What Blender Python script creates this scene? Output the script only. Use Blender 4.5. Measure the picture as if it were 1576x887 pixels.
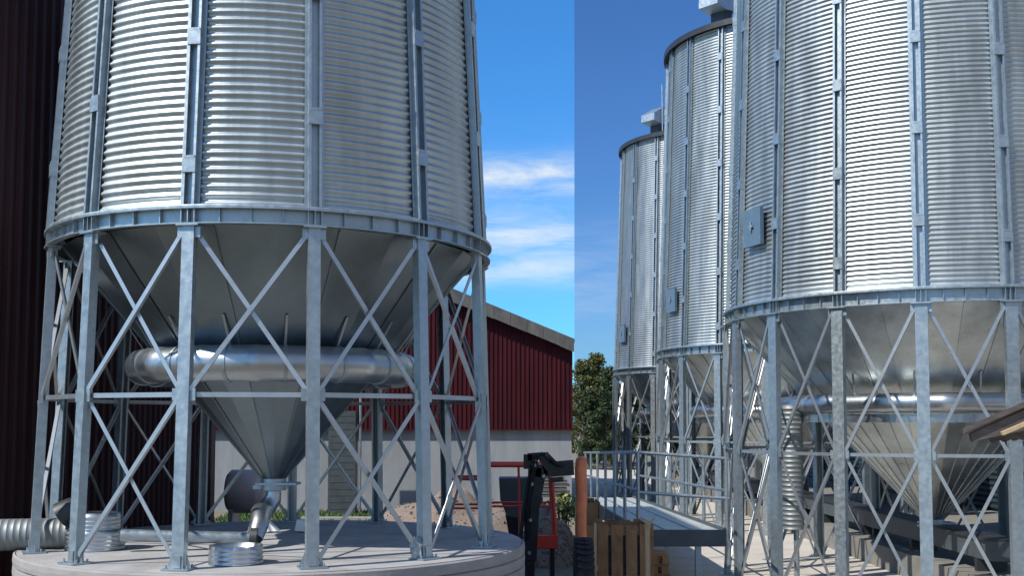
import bpy, math, random
from mathutils import Vector, Matrix
random.seed(7)
S = bpy.context.scene
for o in list(bpy.data.objects): bpy.data.objects.remove(o)
COL = S.collection
R = math.radians
PI = math.pi

# ------------------------------------------------------------------ camera
EYE = 2.9; PIT = 0.064; F = 1700.0; CX = 788.0; CY = 543.5
cam = bpy.data.cameras.new('camera'); co = bpy.data.objects.new('camera', cam); COL.objects.link(co)
cam.sensor_width = 36; cam.lens = 36*F/1576; cam.shift_x = 0; cam.shift_y = (CY-443.5)/1576
cam.clip_start = .1; cam.clip_end = 5000
co.location = (0, 0, EYE); co.rotation_euler = (PI/2+PIT, 0, 0)
S.camera = co
S.render.resolution_x = 1024; S.render.resolution_y = 577
S.view_settings.view_transform = 'Standard'; S.view_settings.look = 'None'
S.view_settings.gamma = 1; S.view_settings.exposure = 0.4; S.view_settings.use_curve_mapping = False
S.render.engine = 'CYCLES'

# ------------------------------------------------------------------ light
SUN_AZ = R(58); SUN_EL = R(47)
sd = Vector((-math.sin(SUN_AZ)*math.cos(SUN_EL), -math.cos(SUN_AZ)*math.cos(SUN_EL), math.sin(SUN_EL)))
sl = bpy.data.lights.new('sun', 'SUN'); sl.energy = 4.0; sl.angle = R(.5); sl.color = (1, .94, .85)
so = bpy.data.objects.new('sun', sl); COL.objects.link(so)
so.rotation_euler = sd.to_track_quat('Z', 'Y').to_euler(); so.location = (-20, -20, 30)

W = bpy.data.worlds.new('World'); S.world = W; W.use_nodes = True
nt = W.node_tree; N = nt.nodes; L = nt.links
for n in list(N): N.remove(n)
def wn(t, **k):
    n = N.new(t)
    for a, b in k.items(): setattr(n, a, b)
    return n
def wm(op, a, b=None, c=None, clamp=False):
    n = wn('ShaderNodeMath', operation=op, use_clamp=clamp)
    for i, v in enumerate((a, b, c)):
        if v is None: continue
        if isinstance(v, (int, float)): n.inputs[i].default_value = v
        else: L.new(v, n.inputs[i])
    return n.outputs[0]
sky = wn('ShaderNodeTexSky', sky_type='NISHITA', sun_disc=False, sun_elevation=SUN_EL,
         sun_rotation=math.atan2(sd.x, sd.y), altitude=50, air_density=1.0, dust_density=.4, ozone_density=2.0)
tc = wn('ShaderNodeTexCoord'); sep = wn('ShaderNodeSeparateXYZ'); L.new(tc.outputs['Generated'], sep.inputs[0])
dx, dy, dz = sep.outputs
# the sky has a deeper, clearer half to the east and a brighter, cloud-streaked half to the west
K = (884-CX)/F
side = wm('SUBTRACT', dx, wm('MULTIPLY', K, wm('ADD', wm('MULTIPLY', dy, math.cos(PIT)), wm('MULTIPLY', dz, math.sin(PIT)))))
east = wm('MULTIPLY_ADD', side, 1500.0, .5, clamp=True)
yy = wm('MAXIMUM', dy, .05); u = wm('DIVIDE', dx, yy); v = wm('DIVIDE', dz, yy)
comb = wn('ShaderNodeCombineXYZ'); L.new(wm('MULTIPLY', u, 11.0), comb.inputs[0]); L.new(wm('MULTIPLY', v, 55.0), comb.inputs[1])
nz = wn('ShaderNodeTexNoise'); nz.inputs['Scale'].default_value = 1.0; nz.inputs['Detail'].default_value = 8; nz.inputs['Roughness'].default_value = .64
nz.inputs['Distortion'].default_value = .5
L.new(comb.outputs[0], nz.inputs['Vector'])
def bump_(c, w, s):
    d = wm('DIVIDE', wm('SUBTRACT', v, c), w)
    return wm('MULTIPLY', wm('POWER', 2.718, wm('MULTIPLY', wm('MULTIPLY', d, d), -1.0)), s)
vv = v
bands = wm('ADD', wm('ADD', bump_(.229, .014, .85), bump_(.170, .015, .7)), wm('ADD', bump_(.139, .012, .65), bump_(.19, .05, .25)))
cl = wm('MULTIPLY', bands, wm('MULTIPLY_ADD', nz.outputs[0], 2.6, -.75, clamp=True))
clW = wm('MULTIPLY', cl, wm('SUBTRACT', 1.0, east), clamp=True)
be = wm('ADD', bump_(.125, .03, .22), bump_(.17, .02, .1))
clE = wm('MULTIPLY', wm('MULTIPLY', be, wm('MULTIPLY_ADD', nz.outputs[0], 3.0, -1.0, clamp=True)), east)
cloud = wm('ADD', clW, clE, clamp=True)
def mix(fac, a, b, bt='MIX'):
    n = wn('ShaderNodeMixRGB', blend_type=bt)
    for i, v_ in enumerate((fac, a, b)):
        if isinstance(v_, (int, float)): n.inputs[i].default_value = v_
        elif isinstance(v_, tuple): n.inputs[i].default_value = v_
        else: L.new(v_, n.inputs[i])
    return n.outputs[0]
tint = mix(east, (.34, .91, 1.44, 1), (.33, .60, .97, 1))
c1 = mix(1.0, sky.outputs[0], tint, 'MULTIPLY')
c2 = mix(cloud, c1, (6.4, 6.9, 7.2, 1))
# pale noise veil added to the unseen sky behind, to lighten metal reflections
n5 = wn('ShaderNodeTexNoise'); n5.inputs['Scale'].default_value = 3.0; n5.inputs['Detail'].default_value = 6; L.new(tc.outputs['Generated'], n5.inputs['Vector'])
fill_veil = wm('MULTIPLY', wm('MULTIPLY_ADD', dy, -1.2, .6, clamp=True), wm('MULTIPLY_ADD', n5.outputs[0], 2.5, -.75, clamp=True))
c2 = mix(wm('MULTIPLY', fill_veil, .65), c2, (5.0, 5.4, 5.7, 1))
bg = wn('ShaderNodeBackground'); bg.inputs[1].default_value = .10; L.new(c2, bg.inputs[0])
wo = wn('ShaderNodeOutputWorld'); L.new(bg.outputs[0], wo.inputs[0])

# ------------------------------------------------------------------ helpers
def P(px, py, d):
    """point seen at photo pixel (px,py) standing d metres ahead (used only to lay out the site plan)"""
    c, s = math.cos(PIT), math.sin(PIT)
    a = (px-CX)/F; b = (CY-py)/F
    # ray = fwd + a*right + b*up
    f = Vector((0, c, s)); up = Vector((0, -s, c)); r = Vector((a, 0, 0)) + f + up*b
    r = r*(d/r.y)
    return Vector((r.x, r.y, r.z+EYE))
def Ground(px, py, z=0.0):
    p = P(px, py, 1.0); v_ = p-Vector((0, 0, EYE)); t = (z-EYE)/v_.z
    return Vector((0, 0, EYE))+v_*t

class MB:
    def __init__(s): s.v = []; s.f = []; s.sm = []
    def add(s, vs, fs, smooth=False):
        o = len(s.v); s.v += [tuple(p) for p in vs]
        s.f += [tuple(i+o for i in f) for f in fs]; s.sm += [smooth]*len(fs)
    def box(s, c, size, rz=0, M=None):
        hx, hy, hz = [k/2 for k in size]
        pts = [Vector((x, y, z)) for z in (-hz, hz) for x, y in ((-hx, -hy), (hx, -hy), (hx, hy), (-hx, hy))]
        if M is None: M = Matrix.Rotation(rz, 3, 'Z')
        pts = [M@p+Vector(c) for p in pts]
        s.add(pts, [(3, 2, 1, 0), (4, 5, 6, 7), (0, 1, 5, 4), (1, 2, 6, 5), (2, 3, 7, 6), (3, 0, 4, 7)])
        return s
    def bar(s, p, q, w, t, n=(0, 0, 1)):
        p = Vector(p); q = Vector(q); d = (q-p).normalized(); n = Vector(n)
        n = (n-d*n.dot(d)).normalized(); b = d.cross(n)
        M = Matrix((b, n, d)).transposed()
        return s.box((p+q)/2, (w, t, (q-p).length), M=M)
    def prism(s, prof, z0, z1, M=None, loc=(0, 0, 0)):
        n = len(prof); pts = [Vector((x, y, z)) for z in (z0, z1) for x, y in prof]
        if M is not None: pts = [M@p for p in pts]
        pts = [p+Vector(loc) for p in pts]
        s.add(pts, [(i, (i+1) % n, (i+1) % n+n, i+n) for i in range(n)]+[tuple(range(n))[::-1], tuple(range(n, 2*n))])
        return s
    def extr(s, pts, d):
        """extrude polygon (list of 3D points) by vector d"""
        n = len(pts); d = Vector(d); a = [Vector(p) for p in pts]
        s.add(a+[p+d for p in a], [(i, (i+1) % n, (i+1) % n+n, i+n) for i in range(n)]+[tuple(range(n))[::-1], tuple(range(n, 2*n))])
        return s
    def tube(s, path, r, n=12, cap=True, smooth=True):
        path = [Vector(p) for p in path]; m = len(path)
        rr = r if isinstance(r, (list, tuple)) else [r]*m
        prev = None; vs = []
        for i, p in enumerate(path):
            d = (path[min(i+1, m-1)]-path[max(i-1, 0)]).normalized()
            if prev is None:
                a = Vector((0, 0, 1)) if abs(d.z) < .9 else Vector((1, 0, 0))
            else: a = prev
            a = (a-d*a.dot(d)).normalized(); prev = a; b = d.cross(a)
            vs += [p+(a*math.cos(2*PI*k/n)+b*math.sin(2*PI*k/n))*rr[i] for k in range(n)]
        fs = [(i*n+k, i*n+(k+1) % n, (i+1)*n+(k+1) % n, (i+1)*n+k) for i in range(m-1) for k in range(n)]
        s.add(vs, fs, smooth)
        if cap:
            s.add(vs[:n], [tuple(range(n))[::-1]]); s.add(vs[-n:], [tuple(range(n))])
        return s
    def lathe(s, prof, n=48, smooth=True, c=(0, 0, 0), a0=0, a1=2*PI, closed=False):
        full = abs(a1-a0-2*PI) < 1e-6; m = n if full else n+1; c = Vector(c); vs = []
        for k in range(m):
            a = a0+(a1-a0)*k/n
            vs += [c+Vector((r*math.sin(a), -r*math.cos(a), z)) for r, z in prof]
        q = len(prof); fs = []
        for k in range(n):
            k2 = (k+1) % m
            for j in range(q if closed else q-1):
                j2 = (j+1) % q
                fs.append((k*q+j, k2*q+j, k2*q+j2, k*q+j2))
        s.add(vs, fs, smooth); return s
    def build(s, name, mat, parent=None, loc=None):
        me = bpy.data.meshes.new(name); me.from_pydata(s.v, [], s.f); me.validate()
        me.polygons.foreach_set('use_smooth', s.sm[:len(me.polygons)]); me.materials.append(mat); me.update()
        import bmesh
        bm = bmesh.new(); bm.from_mesh(me); bmesh.ops.recalc_face_normals(bm, faces=bm.faces); bm.to_mesh(me); bm.free()
        o = bpy.data.objects.new(name, me); COL.objects.link(o)
        if parent: o.parent = parent
        if loc is not None: o.location = loc
        return o
def tag(o, label=None, cat=None, group=None, kind=None):
    if label: o['label'] = label
    if cat: o['category'] = cat
    if group: o['group'] = group
    if kind: o['kind'] = kind
    return o
def empty(name, loc, rz=0, **k):
    o = bpy.data.objects.new(name, None); COL.objects.link(o); o.location = loc; o.rotation_euler = (0, 0, rz)
    o.empty_display_size = .3
    return tag(o, **k)
KIDS = {}
def copy_tree(o, parent=None):
    c = o.copy(); COL.objects.link(c)
    if parent: c.parent = parent
    for ch in [x for x in bpy.data.objects if x.parent == o]: copy_tree(ch, c)
    return c

# ------------------------------------------------------------------ materials
def mat(name, col, rough=.6, metal=0, spec=.5, var=.12, scale=4, col2=None, bump=0, bscale=30, rvar=0, stretch=(1, 1, 1), detail=5, dirt=None, dscale=1.2, dfac=.5):
    m = bpy.data.materials.new(name); m.use_nodes = True; t = m.node_tree; nn = t.nodes; ll = t.links
    b = nn['Principled BSDF']; b.inputs['Roughness'].default_value = rough; b.inputs['Metallic'].default_value = metal
    b.inputs['Specular IOR Level'].default_value = spec
    g = nn.new('ShaderNodeNewGeometry'); mp = nn.new('ShaderNodeMapping'); mp.inputs['Scale'].default_value = stretch
    ll.new(g.outputs['Position'], mp.inputs['Vector'])
    n1 = nn.new('ShaderNodeTexNoise'); n1.inputs['Scale'].default_value = scale; n1.inputs['Detail'].default_value = detail; n1.inputs['Roughness'].default_value = .62
    ll.new(mp.outputs[0], n1.inputs['Vector'])
    cr = nn.new('ShaderNodeValToRGB'); cr.color_ramp.elements[0].position = .3; cr.color_ramp.elements[1].position = .7
    c2 = col2 or tuple(min(1, k*(1+var)) for k in col); c1_ = col if col2 else tuple(k*(1-var) for k in col)
    cr.color_ramp.elements[0].color = (*c1_, 1); cr.color_ramp.elements[1].color = (*c2, 1)
    ll.new(n1.outputs[0], cr.inputs[0]); out = cr.outputs[0]
    if dirt:
        n2 = nn.new('ShaderNodeTexNoise'); n2.inputs['Scale'].default_value = dscale; n2.inputs['Detail'].default_value = 7; n2.inputs['Roughness'].default_value = .7
        ll.new(g.outputs['Position'], n2.inputs['Vector'])
        mr = nn.new('ShaderNodeMapRange'); mr.inputs[1].default_value = .48; mr.inputs[2].default_value = .72; mr.inputs[4].default_value = dfac
        ll.new(n2.outputs[0], mr.inputs[0])
        mx = nn.new('ShaderNodeMixRGB'); ll.new(mr.outputs[0], mx.inputs[0]); ll.new(out, mx.inputs[1]); mx.inputs[2].default_value = (*dirt, 1); out = mx.outputs[0]
    ll.new(out, b.inputs['Base Color'])
    if rvar:
        mr = nn.new('ShaderNodeMapRange'); mr.inputs[3].default_value = max(.02, rough-rvar); mr.inputs[4].default_value = rough+rvar
        mr.inputs[1].default_value = .3; mr.inputs[2].default_value = .7
        ll.new(n1.outputs[0], mr.inputs[0]); ll.new(mr.outputs[0], b.inputs['Roughness'])
    if bump:
        n3 = nn.new('ShaderNodeTexNoise'); n3.inputs['Scale'].default_value = bscale; n3.inputs['Detail'].default_value = 4
        ll.new(mp.outputs[0], n3.inputs['Vector'])
        bp = nn.new('ShaderNodeBump'); bp.inputs['Strength'].default_value = bump; bp.inputs['Distance'].default_value = .02
        ll.new(n3.outputs[0], bp.inputs['Height']); ll.new(bp.outputs[0], b.inputs['Normal'])
    return m
M = {}
M['wall'] = mat('corrugated_zinc', (.47, .52, .53), .46, .88, var=.17, scale=4.5, stretch=(1, 1, .12), rvar=.07, bump=.06, bscale=5, dirt=(.36, .39, .39), dscale=.9, dfac=.7)
M['galv'] = mat('galvanised_steel', (.39, .45, .48), .46, .85, var=.16, scale=14, rvar=.08, bump=.03, bscale=40, dirt=(.30, .31, .31), dscale=3, dfac=.4)
M['brace'] = mat('brace_steel', (.46, .49, .51), .42, .85, var=.10, scale=9)
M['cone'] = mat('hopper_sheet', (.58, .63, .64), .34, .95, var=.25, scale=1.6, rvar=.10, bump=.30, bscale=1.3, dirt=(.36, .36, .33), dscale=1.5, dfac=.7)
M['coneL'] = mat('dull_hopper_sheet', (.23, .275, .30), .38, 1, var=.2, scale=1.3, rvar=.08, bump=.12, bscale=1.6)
M['spiral'] = mat('spiral_duct_sheet', (.24, .265, .27), .58, .6, var=.12, scale=6)
M['duct'] = mat('duct_sheet', (.50, .53, .55), .36, 1, var=.08, scale=5, rvar=.05)
M['dark_metal'] = mat('dark_metal', (.05, .055, .06), .5, .5)
M['bluegrey'] = mat('hatch_paint', (.11, .18, .25), .5, .1)
M['concrete'] = mat('slab_concrete', (.36, .36, .36), .85, var=.14, scale=3, bump=.1, dirt=(.19, .17, .15), dscale=1.7, dfac=.65)
M['slabside'] = mat('slab_side_concrete', (.30, .285, .275), .9, var=.16, scale=3, stretch=(1, 1, 2.5), bump=.25, bscale=8)
M['apron'] = mat('apron_concrete', (.50, .465, .41), .9, var=.12, scale=1.4, bump=.1, dirt=(.30, .27, .23), dscale=.8, dfac=.5)
M['plinth'] = mat('plinth_concrete', (.20, .195, .175), .9, var=.15, scale=2.5, bump=.15, dirt=(.16, .15, .14), dscale=2)
M['ground'] = mat('gravelly_earth', (.13, .115, .085), .95, col2=(.24, .21, .17), scale=5, detail=9, bump=.5, bscale=25, dirt=(.10, .12, .05), dscale=.35, dfac=.6)
M['heap'] = mat('gravel', (.15, .115, .095), .95, col2=(.27, .22, .19), scale=16, detail=8, bump=.7, bscale=30)
M['darkwall'] = mat('dark_cladding', (.034, .014, .018), .6, spec=.12, var=.35, scale=1.5, stretch=(1, 1, .2), dirt=(.030, .024, .024), dscale=1.1)
M['trim'] = mat('brown_board', (.09, .055, .05), .7, var=.2)
M['red'] = mat('red_cladding', (.05, .006, .011), .6, spec=.2, var=.35, scale=3.0, stretch=(1, 1, .15))
M['barnconc'] = mat('barn_concrete', (.27, .29, .315), .9, var=.16, scale=2.6, stretch=(1, 1, .12), bump=.1, dirt=(.20, .20, .19), dscale=.9, dfac=.5)
M['roof'] = mat('fibre_cement_roof', (.11, .11, .108), .85, var=.35, scale=4, stretch=(1, 1, .3), dirt=(.09, .085, .07), dscale=1.5)
M['redpaint'] = mat('red_paint', (.62, .05, .03), .4, var=.1)
M['black'] = mat('black_paint', (.012, .013, .017), .38, var=.3, scale=8, dirt=(.05, .05, .05), dscale=5)
M['rubber'] = mat('rubber', (.018, .018, .02), .75, var=.3)
M['greyplastic'] = mat('grey_steel', (.06, .075, .085), .5, var=.2)
M['tank'] = mat('tank_paint', (.44, .38, .37), .5, var=.15, scale=3)
M['white'] = mat('white_plastic', (.8, .8, .8), .5, var=.05)
M['wood'] = mat('pallet_wood', (.20, .10, .045), .8, col2=(.40, .22, .10), scale=5, stretch=(1, 1, .4), dirt=(.10, .05, .03), dscale=4)
M['palewood'] = mat('pale_wood', (.48, .35, .2), .75, var=.15, scale=8, stretch=(3, 3, .4))
M['oldwood'] = mat('weathered_wood', (.07, .05, .042), .85, col2=(.15, .13, .118), scale=7, stretch=(.4, 3, 3), dirt=(.05, .03, .025), dscale=3)
M['redwrap'] = mat('red_wrap', (.62, .17, .07), .3, var=.2, scale=7, bump=.5, bscale=9)
M['deck'] = mat('deck_galvanised', (.46, .50, .48), .5, .15, var=.15, scale=3, dirt=(.26, .28, .27), dscale=2)
M['blueclad'] = mat('dark_blue_cladding', (.02, .035, .045), .5, var=.25)
M['bark'] = mat('bark', (.10, .075, .05), .9, var=.3, scale=6)
def leafmat(name, a, b):
    m = mat(name, a, .6, col2=b, scale=.9, detail=8); return m
M['leafA'] = leafmat('leaf_olive', (.05, .07, .014), (.12, .12, .028))
M['leafB'] = leafmat('leaf_dark', (.018, .036, .012), (.055, .085, .025))
M['grass'] = leafmat('grass_blades', (.05, .10, .02), (.10, .17, .04))
M['yellowleaf'] = leafmat('yellow_bloom', (.35, .33, .05), (.55, .5, .12))
mt = mat('clear_plastic', (.6, .65, .68), .15, 0); mt.node_tree.nodes['Principled BSDF'].inputs['Transmission Weight'].default_value = .6; M['clear'] = mt

# spiral duct: ribs by bump along the object's own geometry are modelled, see duct()

# ------------------------------------------------------------------ ground
g = MB(); g.add([(-1500, -300, 0), (1500, -300, 0), (1500, 3000, 0), (-1500, 3000, 0)], [(0, 1, 2, 3)])
tag(g.build('ground', M['ground']), kind='structure')
g = MB(); z = .004
g.add([(2.5, 8, z), (40, 8, z), (40, 70, z), (2.5, 70, z)], [(0, 1, 2, 3)])
tag(g.build('concrete_apron', M['apron']), kind='structure')

# ------------------------------------------------------------------ silo
def leg_sec(w, d, t, lip):
    # lipped channel, web outward (-y is outward/front in local frame)
    return [(-w/2, -d/2), (w/2, -d/2), (w/2, d/2), (w/2-lip, d/2), (w/2-lip, d/2-t), (w/2-t, d/2-t), (w/2-t, -d/2+t),
            (-w/2+t, -d/2+t), (-w/2+t, d/2-t), (-w/2+lip, d/2-t), (-w/2+lip, d/2), (-w/2, d/2)]
def corr(r0, r1, z0, z1, pitch, amp, seg=6):
    n = int(round((z1-z0)/pitch)); prof = []
    for i in range(n*seg+1):
        t = i/(n*seg); prof.append((r0+(r1-r0)*t+amp*math.sin(2*PI*i/seg), z0+(z1-z0)*t))
    return prof
def spiral(path, r, pitch=.11, n=24, mb=None, depth=.008):
    """round duct with raised spiral seams along a polyline path"""
    mb = mb or MB(); pts = []; rad = []
    path = [Vector(p) for p in path]
    for a, b in zip(path[:-1], path[1:]):
        Ln = (b-a).length; k = max(1, int(Ln/pitch))
        for i in range(k):
            for f_, rr in ((0, r), (.80, r), (.86, r+depth), (.94, r+depth)):
                pts.append(a.lerp(b, (i+f_)/k)); rad.append(rr)
    pts.append(path[-1]); rad.append(r)
    mb.tube(pts, rad, n); return mb
def silo(name, loc, n, ph, Rt, Rb, zt, wr0, wr1, wtop, pitch, openbays, conez, coneneck, ringR, ringr, ringz, band, kind):
    """loc: root on the floor; heights are above the floor"""
    root = empty(name, loc)
    hw = .14 if kind == 'L' else .19          # leg width
    st = 2*PI/n
    A = [ph+k*st for k in range(n)]
    def pos(a, r, z): return Vector((r*math.sin(a), -r*math.cos(a), z))
    def Rz(z): return Rb+(Rt-Rb)*z/zt
    zm = zt/2
    rh = .20 if kind == 'L' else .24          # ring beam height
    # legs
    for a in A:
        m = MB(); rot = Matrix.Rotation(a, 3, 'Z'); d = .11
        prof = leg_sec(hw, d, .012, .03); q = len(prof)
        vs = []
        for z_ in (.02, zt-.02):
            for x, y in prof: vs.append(rot@Vector((x, y, 0))+pos(a, Rz(z_), z_))
        m.add(vs, [(i, (i+1) % q, (i+1) % q+q, i+q) for i in range(q)]+[tuple(range(q))[::-1], tuple(range(q, 2*q))])
        # cap and gusset plates
        m.box(pos(a, Rt, zt-.012), (hw+.12, d+.08, .02), rz=a)
        for s_ in (-1, 1):
            off = rot@Vector((s_*(hw/2+.03), -.02, 0))
            m.box(pos(a, Rz(zt-.09), zt-.09)+off, (.07, .014, .12), rz=a)
            m.box(pos(a, Rz(zm), zm)+off, (.07, .014, .14), rz=a)
        lg = m.build('leg', M['galv'], root)
        f = MB(); f.box(pos(a, Rb, .01), (hw+.16, d+.16, .018), rz=a)
        for s_ in (-1, 1):
            o1 = rot@Vector((s_*(hw/2+.012), 0, 0)); o2 = rot@Vector((s_*(hw/2+.07), 0, 0)); dn = rot@Vector((0, .010, 0))
            b0 = pos(a, Rb, .02)
            f.extr([b0+o1-dn/2, b0+o2-dn/2, b0+o1-dn/2+Vector((0, 0, .15))], dn)
            for t_ in (-1, 1):
                f.tube([b0+rot@Vector((s_*(hw/2+.05), t_*.07, 0)), b0+rot@Vector((s_*(hw/2+.05), t_*.07, .035))], .012, 6, smooth=False)
        f.box(pos(a, Rb+d/2+.006, .09), (hw*.6, .012, .13), rz=a)
        f.build('foot_plate', M['galv'], lg)
    # struts and braces, bay by bay
    for k in range(n):
        a, b = A[k], A[(k+1) % n]
        off = hw/2/Rt*1.0; mid = (a+b)/2; nrm = Vector((math.sin(mid), -math.cos(mid), 0))
        def bar(z0, z1, name_, dr, w=.05):
            p = pos(a+off, Rz(z0)+dr, z0); q = pos(b-off, Rz(z1)+dr, z1)
            m = MB(); m.bar(p, q, w, .008, nrm)
            dd = (q-p).normalized(); sd_ = dd.cross(nrm).normalized()*(w/2-.004)
            m.bar(p+sd_-nrm*.022, q+sd_-nrm*.022, .008, .036, nrm)
            return m.build(name_, M['brace'], root)
        bar(zm, zm, 'strut', .0, .055)
        bar(zm+.05, zt-.08, 'brace', .03); bar(zt-.08, zm+.05, 'brace', -.015)
        if k not in openbays:
            bar(.10, zm-.05, 'brace', .03); bar(zm-.05, .10, 'brace', -.015)
    # ring beam
    Ro = Rt+(.10 if kind == 'L' else .04); m = MB()
    z0 = zt; z1 = zt+rh
    m.lathe([(Ro-.02, z0), (Ro-.02, z0+.012), (Ro-.11, z0+.012), (Ro-.11, z0)], 96, closed=True, smooth=False)
    m.lathe([(Ro-.10, z0+.013), (Ro-.10, z1-.031), (Ro-.108, z1-.031), (Ro-.108, z0+.013)], 96, closed=True, smooth=False)
    m.lathe([(Ro, z1-.03), (Ro, z1), (Ro-.01, z1+.014), (Ro-.22, z1+.014), (Ro-.22, z1-.03)], 96, closed=True, smooth=False)
    for k, a in enumerate(A):
        for da in (-.075, 0, .075):
            m.box(pos(a+da/Rt, Ro-.055, zt+rh/2-.009), (.012, .07, rh-.046), rz=a+da/Rt)
        for j in range(1, 4):
            aa = a+st*j/4
            m.box(pos(aa, Ro-.075, zt+rh/2-.009), (.010, .045, rh-.046), rz=aa)
    m.build('ring_beam', M['galv'], root)
    # corrugated wall
    zb = z1+.016
    m = MB(); m.lathe(corr(wr0, wr1, zb, wtop, pitch, pitch*.165), 180); m.build('corrugated_wall', M['wall'], root)
    # stiffener posts with splice boxes
    slope = (wr1-wr0)/(wtop-zb)
    for k, a in enumerate(A):
        m = MB(); rot = Matrix.Rotation(a, 3, 'Z'); w = .15; d = .075; lip = .04
        prof = [(-w/2-lip, 0), (-w/2-lip, -.006), (-w/2, -.006), (-w/2, -d), (-w/2+.03, -d), (-w/2+.03, -d+.008), (-w/2+.008, -d+.008), (-w/2+.008, -.010),
                (w/2-.008, -.010), (w/2-.008, -d+.008), (w/2-.03, -d+.008), (w/2-.03, -d), (w/2, -d), (w/2, -.006), (w/2+lip, -.006), (w/2+lip, 0)]
        q = len(prof); vs = []
        base = pitch*.165+.002
        for z_ in (zb, wtop-.02):
            rr = wr0+slope*(z_-zb)+base
            for x, y in prof: vs.append(rot@Vector((x, y, 0))+pos(a, rr, z_))
        m.add(vs, [(i, (i+1) % q, (i+1) % q+q, i+q) for i in range(q)])
        ps = m.build('stiffener', M['galv'], root)
        z_ = zb+[.75, 1.3, .45, 1.05][k % 4]
        while z_ < wtop-.3:
            rr = wr0+slope*(z_-zb)+base
            m = MB(); m.box(pos(a, rr+.045, z_), (w+.008, .09, .16), rz=a)
            m.box(pos(a, rr+.045, z_+.10), (w-.02, .075, .03), rz=a)
            m.build('splice_plate', M['galv'], ps); z_ += 1.5
    # roof
    m = MB(); re = wr1+.16
    m.lathe([(re, wtop-.10), (re, wtop), (.35, wtop+(re-.35)*math.tan(R(15))), (.35, wtop+(re-.35)*math.tan(R(15))+.25), (.02, wtop+(re-.35)*math.tan(R(15))+.3)], 72, smooth=False)
    m.build('roof', M['galv'], root)
    m = MB(); m.lathe([(re+.012, wtop-.16), (re+.012, wtop+.004), (re+.002, wtop+.004), (re+.002, wtop-.12), (wr1-.03, wtop-.05), (wr1-.03, wtop-.09)], 72, closed=True, smooth=False)
    m.build('eave_ring', M['dark_metal'], root)
    # roof vent hood
    av = R(-47); rv = wr1-.35; zv = wtop+.5*math.tan(R(15))
    m = MB(); rot = Matrix.Rotation(av, 3, 'Z'); c = pos(av, rv, zv)
    m.box(c+Vector((0, 0, .10)), (.42, .42, .50), rz=av)
    m.build('vent_neck', M['dark_metal'], root)
    m = MB(); pr = [(-.62, .34), (-.60, .62), (.02, .98), (.40, .80), (.38, .34), (-.20, .26)]
    m.extr([c+rot@Vector((-.32, y, z_)) for y, z_ in pr], rot@Vector((.64, 0, 0)))
    m.build('vent_hood', M['galv'], root)
    # hopper cone with panel seams
    m = MB(); nf = 24 if kind == 'L' else 36; rc = Rt-.12
    prof = [(rc, zt+.02), (coneneck, conez)]
    m.lathe(prof, nf, smooth=False, a0=ph, a1=ph+2*PI)
    for k in range(nf):
        a = ph+2*PI*k/nf; p = pos(a, rc+.004, zt); q = pos(a, coneneck+.004, conez)
        if kind == 'L' and k % 2: continue
        m.bar(p, q, .022, .012, pos(a, 1, .6))
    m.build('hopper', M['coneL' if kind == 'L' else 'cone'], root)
    m = MB(); m.tube([(0, 0, conez+.02), (0, 0, conez-.14)], coneneck+.03, 20)
    m.box((.06, 0, conez-.05), (coneneck*2+.28, coneneck*2+.06, .03)); m.box((-.04, 0, conez-.10), (coneneck*2+.2, .06, .05))
    m.build('outlet_gate', M['galv'], root)
    # aeration ring duct round the hopper
    ng = 16; m = MB(); pts = [pos(2*PI*k/ng+ph, ringR, ringz) for k in range(ng)]
    rb = MB()
    for k in range(ng):
        p, q = pts[k], pts[(k+1) % ng]; d_ = (q-p).normalized()
    # one welded gore tube: closed polyline with mitred joints
    vs = []; n2 = 24
    subs = []
    for k in range(ng):
        p, q = pts[k], pts[(k+1) % ng]
        nsub = 8
        for j in range(nsub): subs.append((p.lerp(q, j/nsub), j))
    for p, j in subs:
        rad = Vector((p.x, p.y, 0)).normalized(); k_ = ringr + (.006 if j in (0,) else 0)
        vs += [p+(rad*math.cos(2*PI*i/n2)+Vector((0, 0, 1))*math.sin(2*PI*i/n2))*k_ for i in range(n2)]
    mm = len(subs)
    m.add(vs, [(i*n2+j, i*n2+(j+1) % n2, ((i+1) % mm)*n2+(j+1) % n2, ((i+1) % mm)*n2+j) for i in range(mm) for j in range(n2)], True)
    rd = m.build('ring_duct', M['duct'], root)
    for k in range(ng):
        p, q = pts[k], pts[(k+1) % ng]; c = p.lerp(q, .5); d_ = (q-p).normalized()*.02
        if kind == 'L' or k % 2 == 0:
            MB().tube([c-d_, c+d_], ringr+.011, 24).build('duct_band', M['galv'], rd)
        cr_ = c.copy(); rad = Vector((c.x, c.y, 0)).normalized()
        zh = (ringz+.0-conez)/(zt-conez); 
        top = rad*(coneneck+(rc-coneneck)*((ringz+ringr+.35-conez)/(zt-conez)))+Vector((0, 0, ringz+ringr+.35))
        MB().bar(c+Vector((0, 0, ringr)), top, .03, .008, rad).build('duct_hanger', M['brace'], root)
    if band:
        rb_ = coneneck+(rc-coneneck)*((ringz-.32-conez)/(zt-conez))+.25
        m = MB(); m.lathe([(ringR-.02, ringz-ringr-.02), (ringR-.02, ringz-ringr-.16), (ringR-.05, ringz-ringr-.16), (ringR-.05, ringz-ringr-.02)], 72, closed=True, smooth=False)
        for k in range(60):
            a = 2*PI*k/60; m.box(pos(a, ringR-.012, ringz-ringr-.09), (.01, .012, .13), rz=a)
        m.build('perforated_collar', M['duct'], root)
        # vertical feed duct dropping from the ring
        c = pos(R(-80), ringR+.12, 0)
        m = spiral([c+Vector((0, 0, ringz)), c+Vector((0, 0, .98))], .19, pitch=.085, n=24, depth=.010)
        m.build('feed_duct', M['spiral'], root)
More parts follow.
